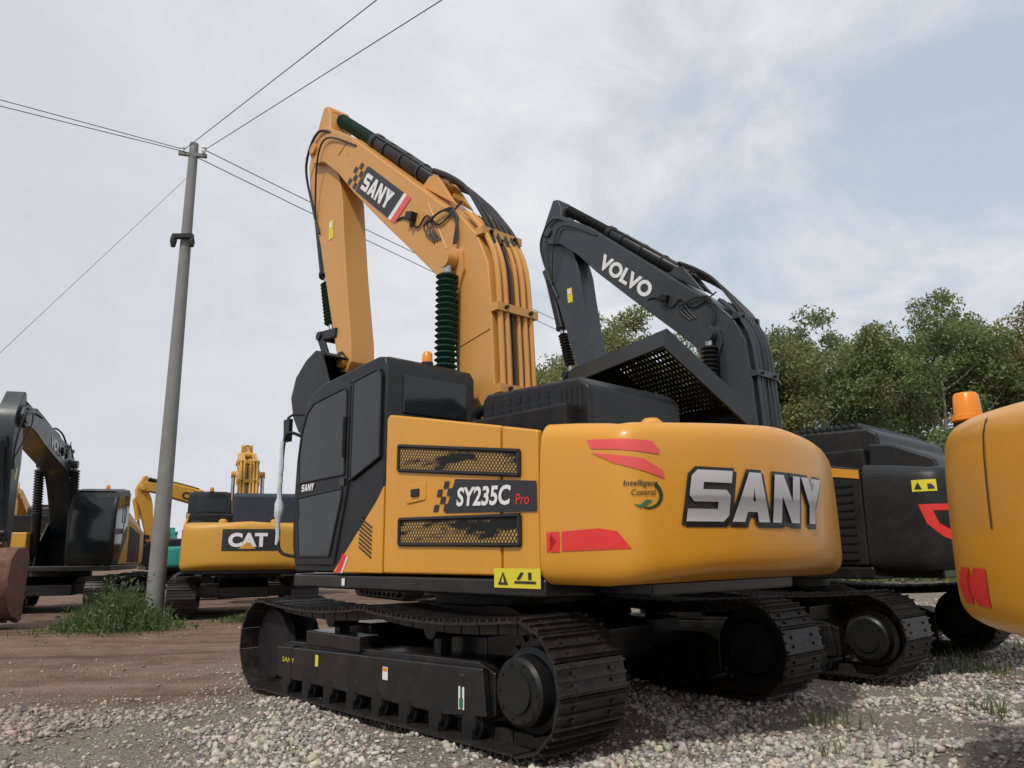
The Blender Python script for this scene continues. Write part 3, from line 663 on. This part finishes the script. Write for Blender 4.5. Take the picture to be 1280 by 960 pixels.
excavator(-8.85,25.8,-.80,-.60,dict(side=CATY,cw=CATY,boom=CATY,kind='cat',phi=-28,psi=2,bsc=.64,asc=.58,buck=.6,scale=.92),'ochre excavator with dark lettering on its lowered boom')
excavator(-14.4,33,-.5,.8,dict(side=TEAL,cw=TEAL,boom=TEAL,kind='plain',phi=-40,psi=4,bsc=.6,asc=.54,scale=.8),'teal excavator parked behind ochre machines')
excavator(-25,40,.4,-.9,dict(side=CATY,cw=CATY,boom=CATY,kind='plain',**POSE),'ochre excavator standing beyond the dark grey one')
excavator(-2.6,24,.5,-.85,dict(side=YEL,cw=YEL,boom=YBOOM,kind='plain',bucketmat=RUST,**POSE),'orange excavator parked behind the glossy yellow one')

# ------------------------------------------------------------------ utility pole and wires
p=P(); bx,by=-7.45,16.5
p.cyl((bx,by,-.2),(bx-.01,by,10.76),.185,CONC,24,r2=.10)
pole=p.obj('utility_pole'); pole['label']='tall grey concrete utility pole carrying wires'; pole['category']='utility pole'
p=P(); p.obox((bx,by-.05,10.45),(.30,.08,0),(-.01,.04,0),(0,0,.04),CONC)
for q in(-.25,.25,.0): p.lathe((bx+q,by-.05,10.48),(bx+q,by-.05,10.68),[(0,.03),(.3,.055),(.5,.03),(.7,.055),(1,.03)],WHITE,10)
p.obj('crossarm',pole)
p=P(); p.obox((bx,by-.16,8.35),(.22,0,0),(0,.06,0),(0,0,.05),BLACK); p.lathe((bx-.22,by-.16,8.1),(bx-.22,by-.16,8.4),[(0,.05),(.5,.08),(1,.05)],BLACK,10); p.lathe((bx+.2,by-.16,8.1),(bx+.2,by-.16,8.3),[(0,.05),(.5,.07),(1,.05)],BLACK,10); p.obj('bracket',pole)
def wire(a,b,sag,r,lab):
    a=Vector(a);b=Vector(b);p=P(); pts=[a.lerp(b,i/14)+Vector((0,0,-sag*4*(i/14)*(1-i/14))) for i in range(15)]
    p.tube(pts,r,RUBBER,5,1); o=p.obj('power_line'); o['label']=lab; o['category']='wire'; o['group']='overhead wires from the pole'
def ext(a,b,k): a=Vector(a);b=Vector(b); return a+(b-a)*k
T=(bx,by,10.6)
wl='thin black overhead wire strung from the concrete pole'
wire((bx-.25,by,10.6),ext(T,(-1.84,10.6,9.9),3.2),.0,.009,wl)
wire((bx+.25,by,10.6),ext(T,(-1.11,10.6,9.9),3.2),.0,.009,wl)
wire((bx-.25,by,10.62),ext(T,(-10.2,13.8,10.25),4),.0,.009,wl)
wire((bx,by,10.50),ext(T,(-10.2,13.8,10.15),4),.0,.009,wl)
wire((bx+.25,by,10.6),ext(T,(1.84,27.8,10.0),2.6),.35,.011,wl)
wire((bx+.1,by,10.4),ext(T,(1.84,27.8,9.8),2.6),.35,.011,wl)
wire((bx-.1,by,9.9),ext((bx,by,9.9),(-10.75,15.6,5.4),2.0),.0,.005,'thin stay wire running down from the concrete pole')

# ------------------------------------------------------------------ ground
def gmask(x,y):
    nn=noise.noise(Vector((x*.35,y*.35,3.1)))*1.1
    a=min(1,max(0,(y-6.3+nn)/1.3)); b=min(1,max(0,(-x-1.9+nn)/1.4)); return a*b
def gz(x,y):
    g=gmask(x,y)
    z=.035*noise.noise(Vector((x*.5,y*.5,0)))+.02*noise.noise(Vector((x*1.7,y*1.7,5)))-.015
    z-=.07*g*max(0,noise.noise(Vector((x*.15,y*1.2,9))))
    k=min(1,max(0,(12-y)/3))*min(1,max(0,(x+3)/2))*(1-g)
    z+=k*.22*max(0,noise.noise(Vector((x*.75+3,y*.75,11)))-.02)
    return z
N=190; us=np.linspace(-1,1,N)
xs=np.sign(us)*(np.abs(us)**3.4)*600; xs=xs+us*18; ys=xs+8
V=[];F=[]
for j in range(N):
    for i in range(N):
        x,y=xs[i],ys[j]; V.append((x,y,gz(x,y) if abs(x)<40 and abs(y)<60 else 0))
for j in range(N-1):
    for i in range(N-1): F.append((j*N+i,j*N+i+1,(j+1)*N+i+1,(j+1)*N+i))
me=bpy.data.meshes.new('ground');me.from_pydata(V,[],F);me.polygons.foreach_set('use_smooth',[True]*len(F))
gm=bpy.data.materials.new('ground_earth');gm.use_nodes=True;nt=gm.node_tree;b=nt.nodes['Principled BSDF'];me.materials.append(gm)
ground=bpy.data.objects.new('ground',me);COL.objects.link(ground);ground['kind']='structure'
def nd(t,**k):
    n=nt.nodes.new(t)
    for a,v in k.items(): n.inputs[a].default_value=v
    return n
geo=nt.nodes.new('ShaderNodeNewGeometry'); sep=nt.nodes.new('ShaderNodeSeparateXYZ'); nt.links.new(geo.outputs['Position'],sep.inputs[0])
nz=nd('ShaderNodeTexNoise',Scale=.5,Detail=6.0); nt.links.new(geo.outputs['Position'],nz.inputs['Vector'])
def mr(src,a,b_,c=0,d=1):
    r=nt.nodes.new('ShaderNodeMapRange'); r.inputs[1].default_value=a;r.inputs[2].default_value=b_;r.inputs[3].default_value=c;r.inputs[4].default_value=d; r.clamp=True; nt.links.new(src,r.inputs[0]); return r.outputs[0]
def mth(op,a,b_):
    m=nt.nodes.new('ShaderNodeMath');m.operation=op
    for i,v in enumerate((a,b_)):
        if isinstance(v,(int,float)): m.inputs[i].default_value=v
        else: nt.links.new(v,m.inputs[i])
    return m.outputs[0]
def mixc(f,a,b_):
    m=nt.nodes.new('ShaderNodeMix');m.data_type='RGBA'
    if isinstance(f,(int,float)): m.inputs[0].default_value=f
    else: nt.links.new(f,m.inputs[0])
    for i,v in((6,a),(7,b_)):
        if isinstance(v,tuple): m.inputs[i].default_value=(*v,1)
        else: nt.links.new(v,m.inputs[i])
    return m.outputs[2]
nzs=mr(nz.outputs['Fac'],.3,.7,-1.1,1.1)
my=mr(mth('ADD',sep.outputs['Y'],nzs),6.1,7.8); mx_=mr(mth('ADD',mth('MULTIPLY',sep.outputs['X'],-1.0),nzs),1.6,3.4)
mask=mth('MULTIPLY',my,mx_)
n2=nd('ShaderNodeTexNoise',Scale=2.2,Detail=8.0,Roughness=.65); nt.links.new(geo.outputs['Position'],n2.inputs['Vector'])
n4=nd('ShaderNodeTexNoise',Scale=34.0,Detail=6.0,Roughness=.7); nt.links.new(geo.outputs['Position'],n4.inputs['Vector'])
vo=nd('ShaderNodeTexVoronoi',Scale=42.0); nt.links.new(geo.outputs['Position'],vo.inputs['Vector'])
mpr=nt.nodes.new('ShaderNodeMapping');mpr.inputs['Rotation'].default_value=(0,0,math.radians(-14));mpr.inputs['Scale'].default_value=(.12,1.7,1);nt.links.new(geo.outputs['Position'],mpr.inputs[0])
nr=nd('ShaderNodeTexNoise',Scale=1.0,Detail=5.0,Roughness=.6);nt.links.new(mpr.outputs[0],nr.inputs['Vector'])
dirt=mixc(mr(n2.outputs['Fac'],.35,.65),(.155,.088,.060),(.26,.175,.125))
dirt=mixc(mr(nr.outputs['Fac'],.52,.64,0,.8),dirt,(.095,.054,.037))
dirt=mixc(mr(nr.outputs['Fac'],.46,.32,0,.6),dirt,(.31,.24,.19))
dirt=mixc(mr(n4.outputs['Fac'],.5,.75,0,.5),dirt,(.34,.28,.23))
gcol=mixc(mr(n4.outputs['Fac'],.35,.65),(.15,.118,.09),(.36,.315,.26))
gcol=mixc(mr(vo.outputs['Distance'],.0,.5,.5,0),gcol,(.46,.415,.35))
gcol=mixc(mr(n2.outputs['Fac'],.45,.7,0,.6),gcol,(.21,.15,.108))
col=mixc(mask,gcol,dirt)
nt.links.new(col,b.inputs['Base Color']); b.inputs['Roughness'].default_value=.95; b.inputs['Specular IOR Level'].default_value=.15
bp=nt.nodes.new('ShaderNodeBump');bp.inputs['Strength'].default_value=.9;bp.inputs['Distance'].default_value=.03
nt.links.new(mth('ADD',mth('ADD',n4.outputs['Fac'],mth('MULTIPLY',vo.outputs['Distance'],-.8)),mth('MULTIPLY',nr.outputs['Fac'],2.5)),bp.inputs['Height']);nt.links.new(bp.outputs[0],b.inputs['Normal'])

# gravel stones
bm=bmesh.new();bmesh.ops.create_icosphere(bm,subdivisions=1,radius=1);IV=np.array([v.co[:] for v in bm.verts]);IF=np.array([[v.index for v in f.verts] for f in bm.faces]);bm.free()
pts=[]
def samp(n,y0,y1,r0,r1):
    for _ in range(n):
        y=y0+(y1-y0)*random.random()**1.3; x=random.uniform(-1,1)*(y*.78+.6)
        g=gmask(x,y)
        if random.random()>1-.94*g: continue
        nn=noise.noise(Vector((x*.9,y*.9,7)))
        if nn<-.05 and random.random()<.75: continue
        pts.append((x,y,(r0+(r1-r0)*random.random()**3.0)*(1 if g<.3 else .7)*(1.0+.5*nn),gz(x,y)))
samp(66000,4.0,9.0,.006,.026)
samp(32000,8.5,20.0,.011,.034)
pts=np.array(pts);n=len(pts)
sc=pts[:,2][:,None,None]*(1+.5*rng.uniform(-1,1,(n,1,3)))*np.array([1,1,.75])
ang=rng.uniform(0,6.283,n);cA,sA=np.cos(ang),np.sin(ang)
v=IV[None]*(1+.32*rng.uniform(-1,1,(n,12,1)))*sc
vx=v[...,0]*cA[:,None]-v[...,1]*sA[:,None];vy=v[...,0]*sA[:,None]+v[...,1]*cA[:,None]
v=np.stack([vx+pts[:,0][:,None],vy+pts[:,1][:,None],v[...,2]+(pts[:,3]+pts[:,2]*.35)[:,None]],-1)
allv=v.reshape(-1,3);allf=(IF[None]+(np.arange(n)*12)[:,None,None]).reshape(-1,3)
me=bpy.data.meshes.new('gravel');me.vertices.add(len(allv));me.vertices.foreach_set('co',allv.ravel())
me.loops.add(allf.size);me.loops.foreach_set('vertex_index',allf.ravel().astype(np.int32));me.polygons.add(len(allf));me.polygons.foreach_set('loop_start',np.arange(0,allf.size,3,dtype=np.int32));me.update()
ca=me.color_attributes.new('tone','FLOAT_COLOR','POINT')
left=np.clip((-pts[:,0]-1.0)/3,0,1)[:,None]
base=np.array([.50,.452,.385])[None]*(1-left)+np.array([.37,.30,.238])[None]*left
tone=base*(.42+.80*rng.random((n,1)))*(1+.09*rng.uniform(-1,1,(n,3)))
cc=np.concatenate([np.repeat(tone,12,0),np.ones((n*12,1))],1);ca.data.foreach_set('color',cc.ravel())
sm=bpy.data.materials.new('gravel_stone');sm.use_nodes=True;snt=sm.node_tree;a_=snt.nodes.new('ShaderNodeVertexColor');a_.layer_name='tone';snt.links.new(a_.outputs[0],snt.nodes['Principled BSDF'].inputs['Base Color']);snt.nodes['Principled BSDF'].inputs['Roughness'].default_value=.9
me.materials.append(sm);g=bpy.data.objects.new('gravel',me);COL.objects.link(g);g['kind']='stuff';g['label']='crushed pale stone gravel spread over the yard';g['category']='gravel'

# ------------------------------------------------------------------ foliage
def leafmat(name,c1,c2,sc=.9):
    m=bpy.data.materials.new(name);m.use_nodes=True;nt=m.node_tree;b=nt.nodes['Principled BSDF']
    tc=nt.nodes.new('ShaderNodeNewGeometry');n=nt.nodes.new('ShaderNodeTexNoise');n.inputs['Scale'].default_value=sc;n.inputs['Detail'].default_value=3
    nt.links.new(tc.outputs['Position'],n.inputs['Vector'])
    oi=nt.nodes.new('ShaderNodeMath');oi.operation='ADD'
    mm=nt.nodes.new('ShaderNodeMath');mm.operation='MULTIPLY';mm.inputs[1].default_value=.5
    nt.links.new(tc.outputs['Random Per Island'],mm.inputs[0]);nt.links.new(n.outputs['Fac'],oi.inputs[0]);nt.links.new(mm.outputs[0],oi.inputs[1])
    r=nt.nodes.new('ShaderNodeMapRange');r.inputs[1].default_value=.4;r.inputs[2].default_value=1.05;nt.links.new(oi.outputs[0],r.inputs[0])
    mx=nt.nodes.new('ShaderNodeMix');mx.data_type='RGBA';mx.inputs[6].default_value=(*c1,1);mx.inputs[7].default_value=(*c2,1);nt.links.new(r.outputs[0],mx.inputs[0])
    nt.links.new(mx.outputs[2],b.inputs['Base Color']);b.inputs['Roughness'].default_value=.55
    tr=nt.nodes.new('ShaderNodeBsdfTranslucent');nt.links.new(mx.outputs[2],tr.inputs[0]);ms=nt.nodes.new('ShaderNodeMixShader');ms.inputs[0].default_value=.45
    nt.links.new(b.outputs[0],ms.inputs[1]);nt.links.new(tr.outputs[0],ms.inputs[2]);nt.links.new(ms.outputs[0],nt.nodes['Material Output'].inputs[0])
    return m
LF=[leafmat('foliage_olive',(.10,.125,.05),(.34,.36,.15)),leafmat('foliage_green',(.085,.12,.05),(.27,.34,.13)),leafmat('foliage_brownish',(.13,.12,.055),(.40,.34,.17))]  # leaf colours lightened to stand in for haze over the distance
WEEDM=leafmat('foliage_weed',(.04,.07,.02),(.15,.22,.07),3)
def rawquads(v,n,name,m,parent):
    f=np.arange(n*4,dtype=np.int32)
    me=bpy.data.meshes.new(name);me.vertices.add(n*4);me.vertices.foreach_set('co',v.reshape(-1,3).ravel());me.loops.add(n*4);me.loops.foreach_set('vertex_index',f);me.polygons.add(n);me.polygons.foreach_set('loop_start',np.arange(0,n*4,4,dtype=np.int32));me.update()
    me.materials.append(m);o=bpy.data.objects.new(name,me);COL.objects.link(o)
    if parent:o.parent=parent
    return o
def quads(cen,size,name,m,parent=None,elong=1.0):
    n=len(cen);a=rng.normal(size=(n,3));a/=np.linalg.norm(a,axis=1)[:,None];b=rng.normal(size=(n,3));b-=a*np.sum(a*b,1)[:,None];b/=np.linalg.norm(b,axis=1)[:,None]
    s=size[:,None];a=a*s*elong;b=b*s*.6
    return rawquads(np.stack([cen-a,cen+b,cen+a,cen-b],1),n,name,m,parent)
def tree(x,y,h,w,seed,k):
    R=random.Random(seed);root=bpy.data.objects.new('tree',None);COL.objects.link(root);root.location=(x,y,0)
    root['label']=['tall leafy olive-green tree with slender pale trunk','tall dark green tree with slender pale trunk','tall tree with thinning yellow-brown leaves'][k];root['category']='tree';root['group']='trees along the edge of the yard'
    p=P();top=h*.82;lean=R.uniform(-.5,.5)
    def tp(t): return Vector((lean*t+.15*math.sin(3*t+seed),.2*math.sin(2*t),top*t))
    p.tube([tp(i/6) for i in range(7)],.15,BARK,8,3,taper=lambda t:1-.8*t)
    cl=[]
    for i in range(15):
        t=.26+.70*i/15;q=tp(t);a=R.uniform(0,6.28);L=w*.5*(1.1-.9*abs(t-.5))*R.uniform(.5,1.15)
        e=q+Vector((math.cos(a)*L,math.sin(a)*L,L*R.uniform(.6,1.3)));mid=q.lerp(e,.5)+Vector((0,0,-.12*L))
        p.tube([q,mid,e],.05,BARK,6,3,taper=lambda t:1-.75*t)
        cl.append((e,R.uniform(.5,.9)));cl.append((mid+Vector((R.uniform(-.5,.5),R.uniform(-.5,.5),.4)),R.uniform(.35,.6)))
        for _ in range(3): cl.append((e+Vector((R.uniform(-1,1),R.uniform(-1,1),R.uniform(-.7,.9))),R.uniform(.25,.55)))
    for _ in range(10): cl.append((tp(1)+Vector((R.uniform(-.8,.8),R.uniform(-.8,.8),R.uniform(-.9,h*.18))),R.uniform(.3,.6)))
    p.obj('trunk',root)
    C=[]
    for c,r in cl:
        n=int(290*r*r/.35)+40;d=rng.normal(size=(n,3));d/=np.linalg.norm(d,axis=1)[:,None]
        rad=r*(.35+.9*rng.random((n,1))**.8);C.append(np.array(c)[None]+d*rad*np.array([1.1,1.1,.85]))
    C=np.concatenate(C);quads(C,rng.uniform(.04,.095,len(C)),'crown',LF[k],root,1.25)
TR=[(1.0,33,8.8,4,0),(3.2,33,10.2,4.5,0),(5.0,32,12.0,4.8,0),(7.0,34,10.8,4.5,1),(9.2,32,10.0,4.5,0),(11.2,31,9.9,4.4,0),(13.4,32,11.4,4.4,1),(15.6,33,11.0,4.4,0),(17.8,31,12.0,4.6,1),(19.9,33,11.6,5,1),(22.0,31,11.2,4.8,2),(24.5,32,11.1,5,0),(27,33,10.5,5,2),(12.2,38,10.9,5,1),(16.8,38,11.6,5,1),(21,39,12.0,5,0),(7,39,10.9,5,1),(26,39,11.8,5,1)]
for i,(x,y,h,w,k) in enumerate(TR): tree(x,y,h,w,i+3,k)
n=16000;x=rng.uniform(-2,34,n);C=np.stack([x,30+rng.uniform(0,6,n),rng.random(n)**1.3*(2.2+1.6*np.sin(x*.9)+1.0*np.sin(x*2.3+1))],1);C[:,2]=np.abs(C[:,2])
o=quads(C,rng.uniform(.08,.18,n),'undergrowth',LF[1]);o['kind']='stuff';o['label']='dense green undergrowth below the trees';o['category']='undergrowth'
n=9000;x=rng.uniform(-190,120,n);C=np.stack([x,150+rng.uniform(0,12,n),rng.random(n)*(2.4+1.0*np.sin(x*.09)+.8*np.sin(x*.31))],1)
o=quads(C,rng.uniform(.4,.9,n),'woodland',LF[1]);o['kind']='stuff';o['label']='low distant woodland on the horizon';o['category']='woodland'
GRASS=leafmat('grass_blades',(.08,.11,.03),(.24,.27,.11),3)
def weed(x,y,w,h,nb,lab,leafy=True):
    nbl=max(30,nb//4)
    bx_=x+rng.normal(0,w*.4,nbl);by_=y+rng.normal(0,w*.35,nbl);hh=h*rng.uniform(.4,1.5,nbl)*np.clip(1.2-np.hypot(bx_-x,by_-y)/w,.25,1)
    a=rng.uniform(0,6.28,nbl);dx=np.cos(a);dy=np.sin(a);wd=.006
    b0=np.stack([bx_,by_,np.full(nbl,-.02)],1);side=np.stack([-dy,dx,0*dx],1)*wd;tip=b0+np.stack([dx*hh*.45,dy*hh*.45,hh],1);mid=b0+np.stack([dx*hh*.12,dy*hh*.12,hh*.55],1)
    v=[np.stack([b0-side,b0+side,mid+side*.8,mid-side*.8],1),np.stack([mid-side*.8,mid+side*.8,tip,tip-side*.1],1)]
    if leafy:
        C=np.stack([x+rng.normal(0,w*.36,nb),y+rng.normal(0,w*.33,nb),np.abs(rng.normal(0,h*.5,nb))],1)
        d=np.hypot((C[:,0]-x)/w,(C[:,1]-y)/w);C[:,2]*=np.clip(1.15-d,.1,1)*(1+.5*np.sin(C[:,0]*9)*np.cos(C[:,1]*7))
        aa=rng.normal(size=(nb,3));aa/=np.linalg.norm(aa,axis=1)[:,None];bb=rng.normal(size=(nb,3));s=rng.uniform(.015,.04,nb)[:,None]
        bb-=aa*np.sum(aa*bb,1)[:,None];bb/=np.linalg.norm(bb,axis=1)[:,None];v.append(np.stack([C-aa*s*1.5,C+bb*s*.6,C+aa*s*1.5,C-bb*s*.6],1))
    v=np.concatenate(v);o=rawquads(v,len(v),'weed_clump',GRASS if not leafy else WEEDM,None)
    o['label']=lab;o['category']='weeds';o['group']='weed clumps on the ground'
weed(-6.9,13.9,1.15,.60,5200,'low bushy green weeds at the foot of the pole')
weed(-5.0,15.6,.9,.16,700,'short green weeds beside tracks')
for (x,y,w,h,nb) in[(4.6,8.2,.6,.20,600),(5.4,7.4,.7,.26,900),(3.9,9.4,.5,.15,300),(6.5,9.6,.9,.25,900),(2.3,5.9,.35,.14,240),(1.9,4.95,.25,.12,160),(5.9,8.8,.6,.25,600),(3.6,6.2,.4,.14,260)]:
    weed(x,y,w,h,nb,'thin green grass growing through gravel',False)

# ------------------------------------------------------------------ light
EL,AZ=math.radians(52),math.radians(205)
w=bpy.data.worlds.new('World');scene.world=w;w.use_nodes=True;nt=w.node_tree;bg=nt.nodes['Background'];bg.inputs[1].default_value=.1
sky=nt.nodes.new('ShaderNodeTexSky');sky.sky_type='NISHITA';sky.sun_disc=False;sky.sun_elevation=EL;sky.sun_rotation=AZ;sky.dust_density=3;sky.air_density=1.2
tc=nt.nodes.new('ShaderNodeTexCoord');sp=nt.nodes.new('ShaderNodeSeparateXYZ');nt.links.new(tc.outputs['Generated'],sp.inputs[0])
zz=mth('ADD',mth('MAXIMUM',sp.outputs['Z'],0.0),.45)
cb=nt.nodes.new('ShaderNodeCombineXYZ');nt.links.new(mth('DIVIDE',sp.outputs['X'],zz),cb.inputs[0]);nt.links.new(mth('DIVIDE',sp.outputs['Y'],zz),cb.inputs[1])
def cn(scale,det,rough,dist=0.3):
    n=nt.nodes.new('ShaderNodeTexNoise');n.inputs['Scale'].default_value=scale;n.inputs['Detail'].default_value=det;n.inputs['Roughness'].default_value=rough;n.inputs['Distortion'].default_value=dist;nt.links.new(cb.outputs[0],n.inputs['Vector']);return n.outputs['Fac']
c1=cn(1.8,8,.58);c2=cn(4.5,9,.6,.5)
cov=mth('ADD',mth('MULTIPLY',c1,.6),mth('MULTIPLY',c2,.4))
bias=mr(sp.outputs['X'],-.25,.30,.20,0.0)
covm=mr(mth('ADD',cov,bias),.42,.60,.25,1.0)
ccol=mixc(mr(c2,.35,.68),(6.8,7.0,7.55),(8.4,8.5,8.75))
ccol=mixc(mr(sp.outputs['X'],.0,-.5,0,.75),ccol,(6.2,6.4,7.1))
ccol=mixc(mr(sp.outputs['Z'],.30,.0,0,.5),ccol,(7.2,7.25,7.6))
skyb=mixc(.65,sky.outputs[0],(5.7,7.0,8.2))
fin=mixc(covm,skyb,ccol)
nt.links.new(fin,bg.inputs[0])
L=bpy.data.lights.new('sun','SUN');L.energy=2.4;L.angle=math.radians(4);L.color=(1,.95,.87);lo=bpy.data.objects.new('sun',L);COL.objects.link(lo)
sd=Vector((math.sin(AZ)*math.cos(EL),math.cos(AZ)*math.cos(EL),math.sin(EL)));lo.rotation_euler=sd.to_track_quat('Z','Y').to_euler()
# ------------------------------------------------------------------ camera
cam=bpy.data.cameras.new('camera');cam.sensor_width=36;cam.lens=27;cam.clip_end=3000;cam.clip_start=.05
co=bpy.data.objects.new('camera',cam);COL.objects.link(co)
R=Matrix.Rotation(math.pi/2+math.radians(12.5),3,'X')@Matrix.Rotation(math.radians(-.6),3,'Z')
co.matrix_world=Matrix.Translation((0,0,1.2))@R.to_4x4()
scene.camera=co
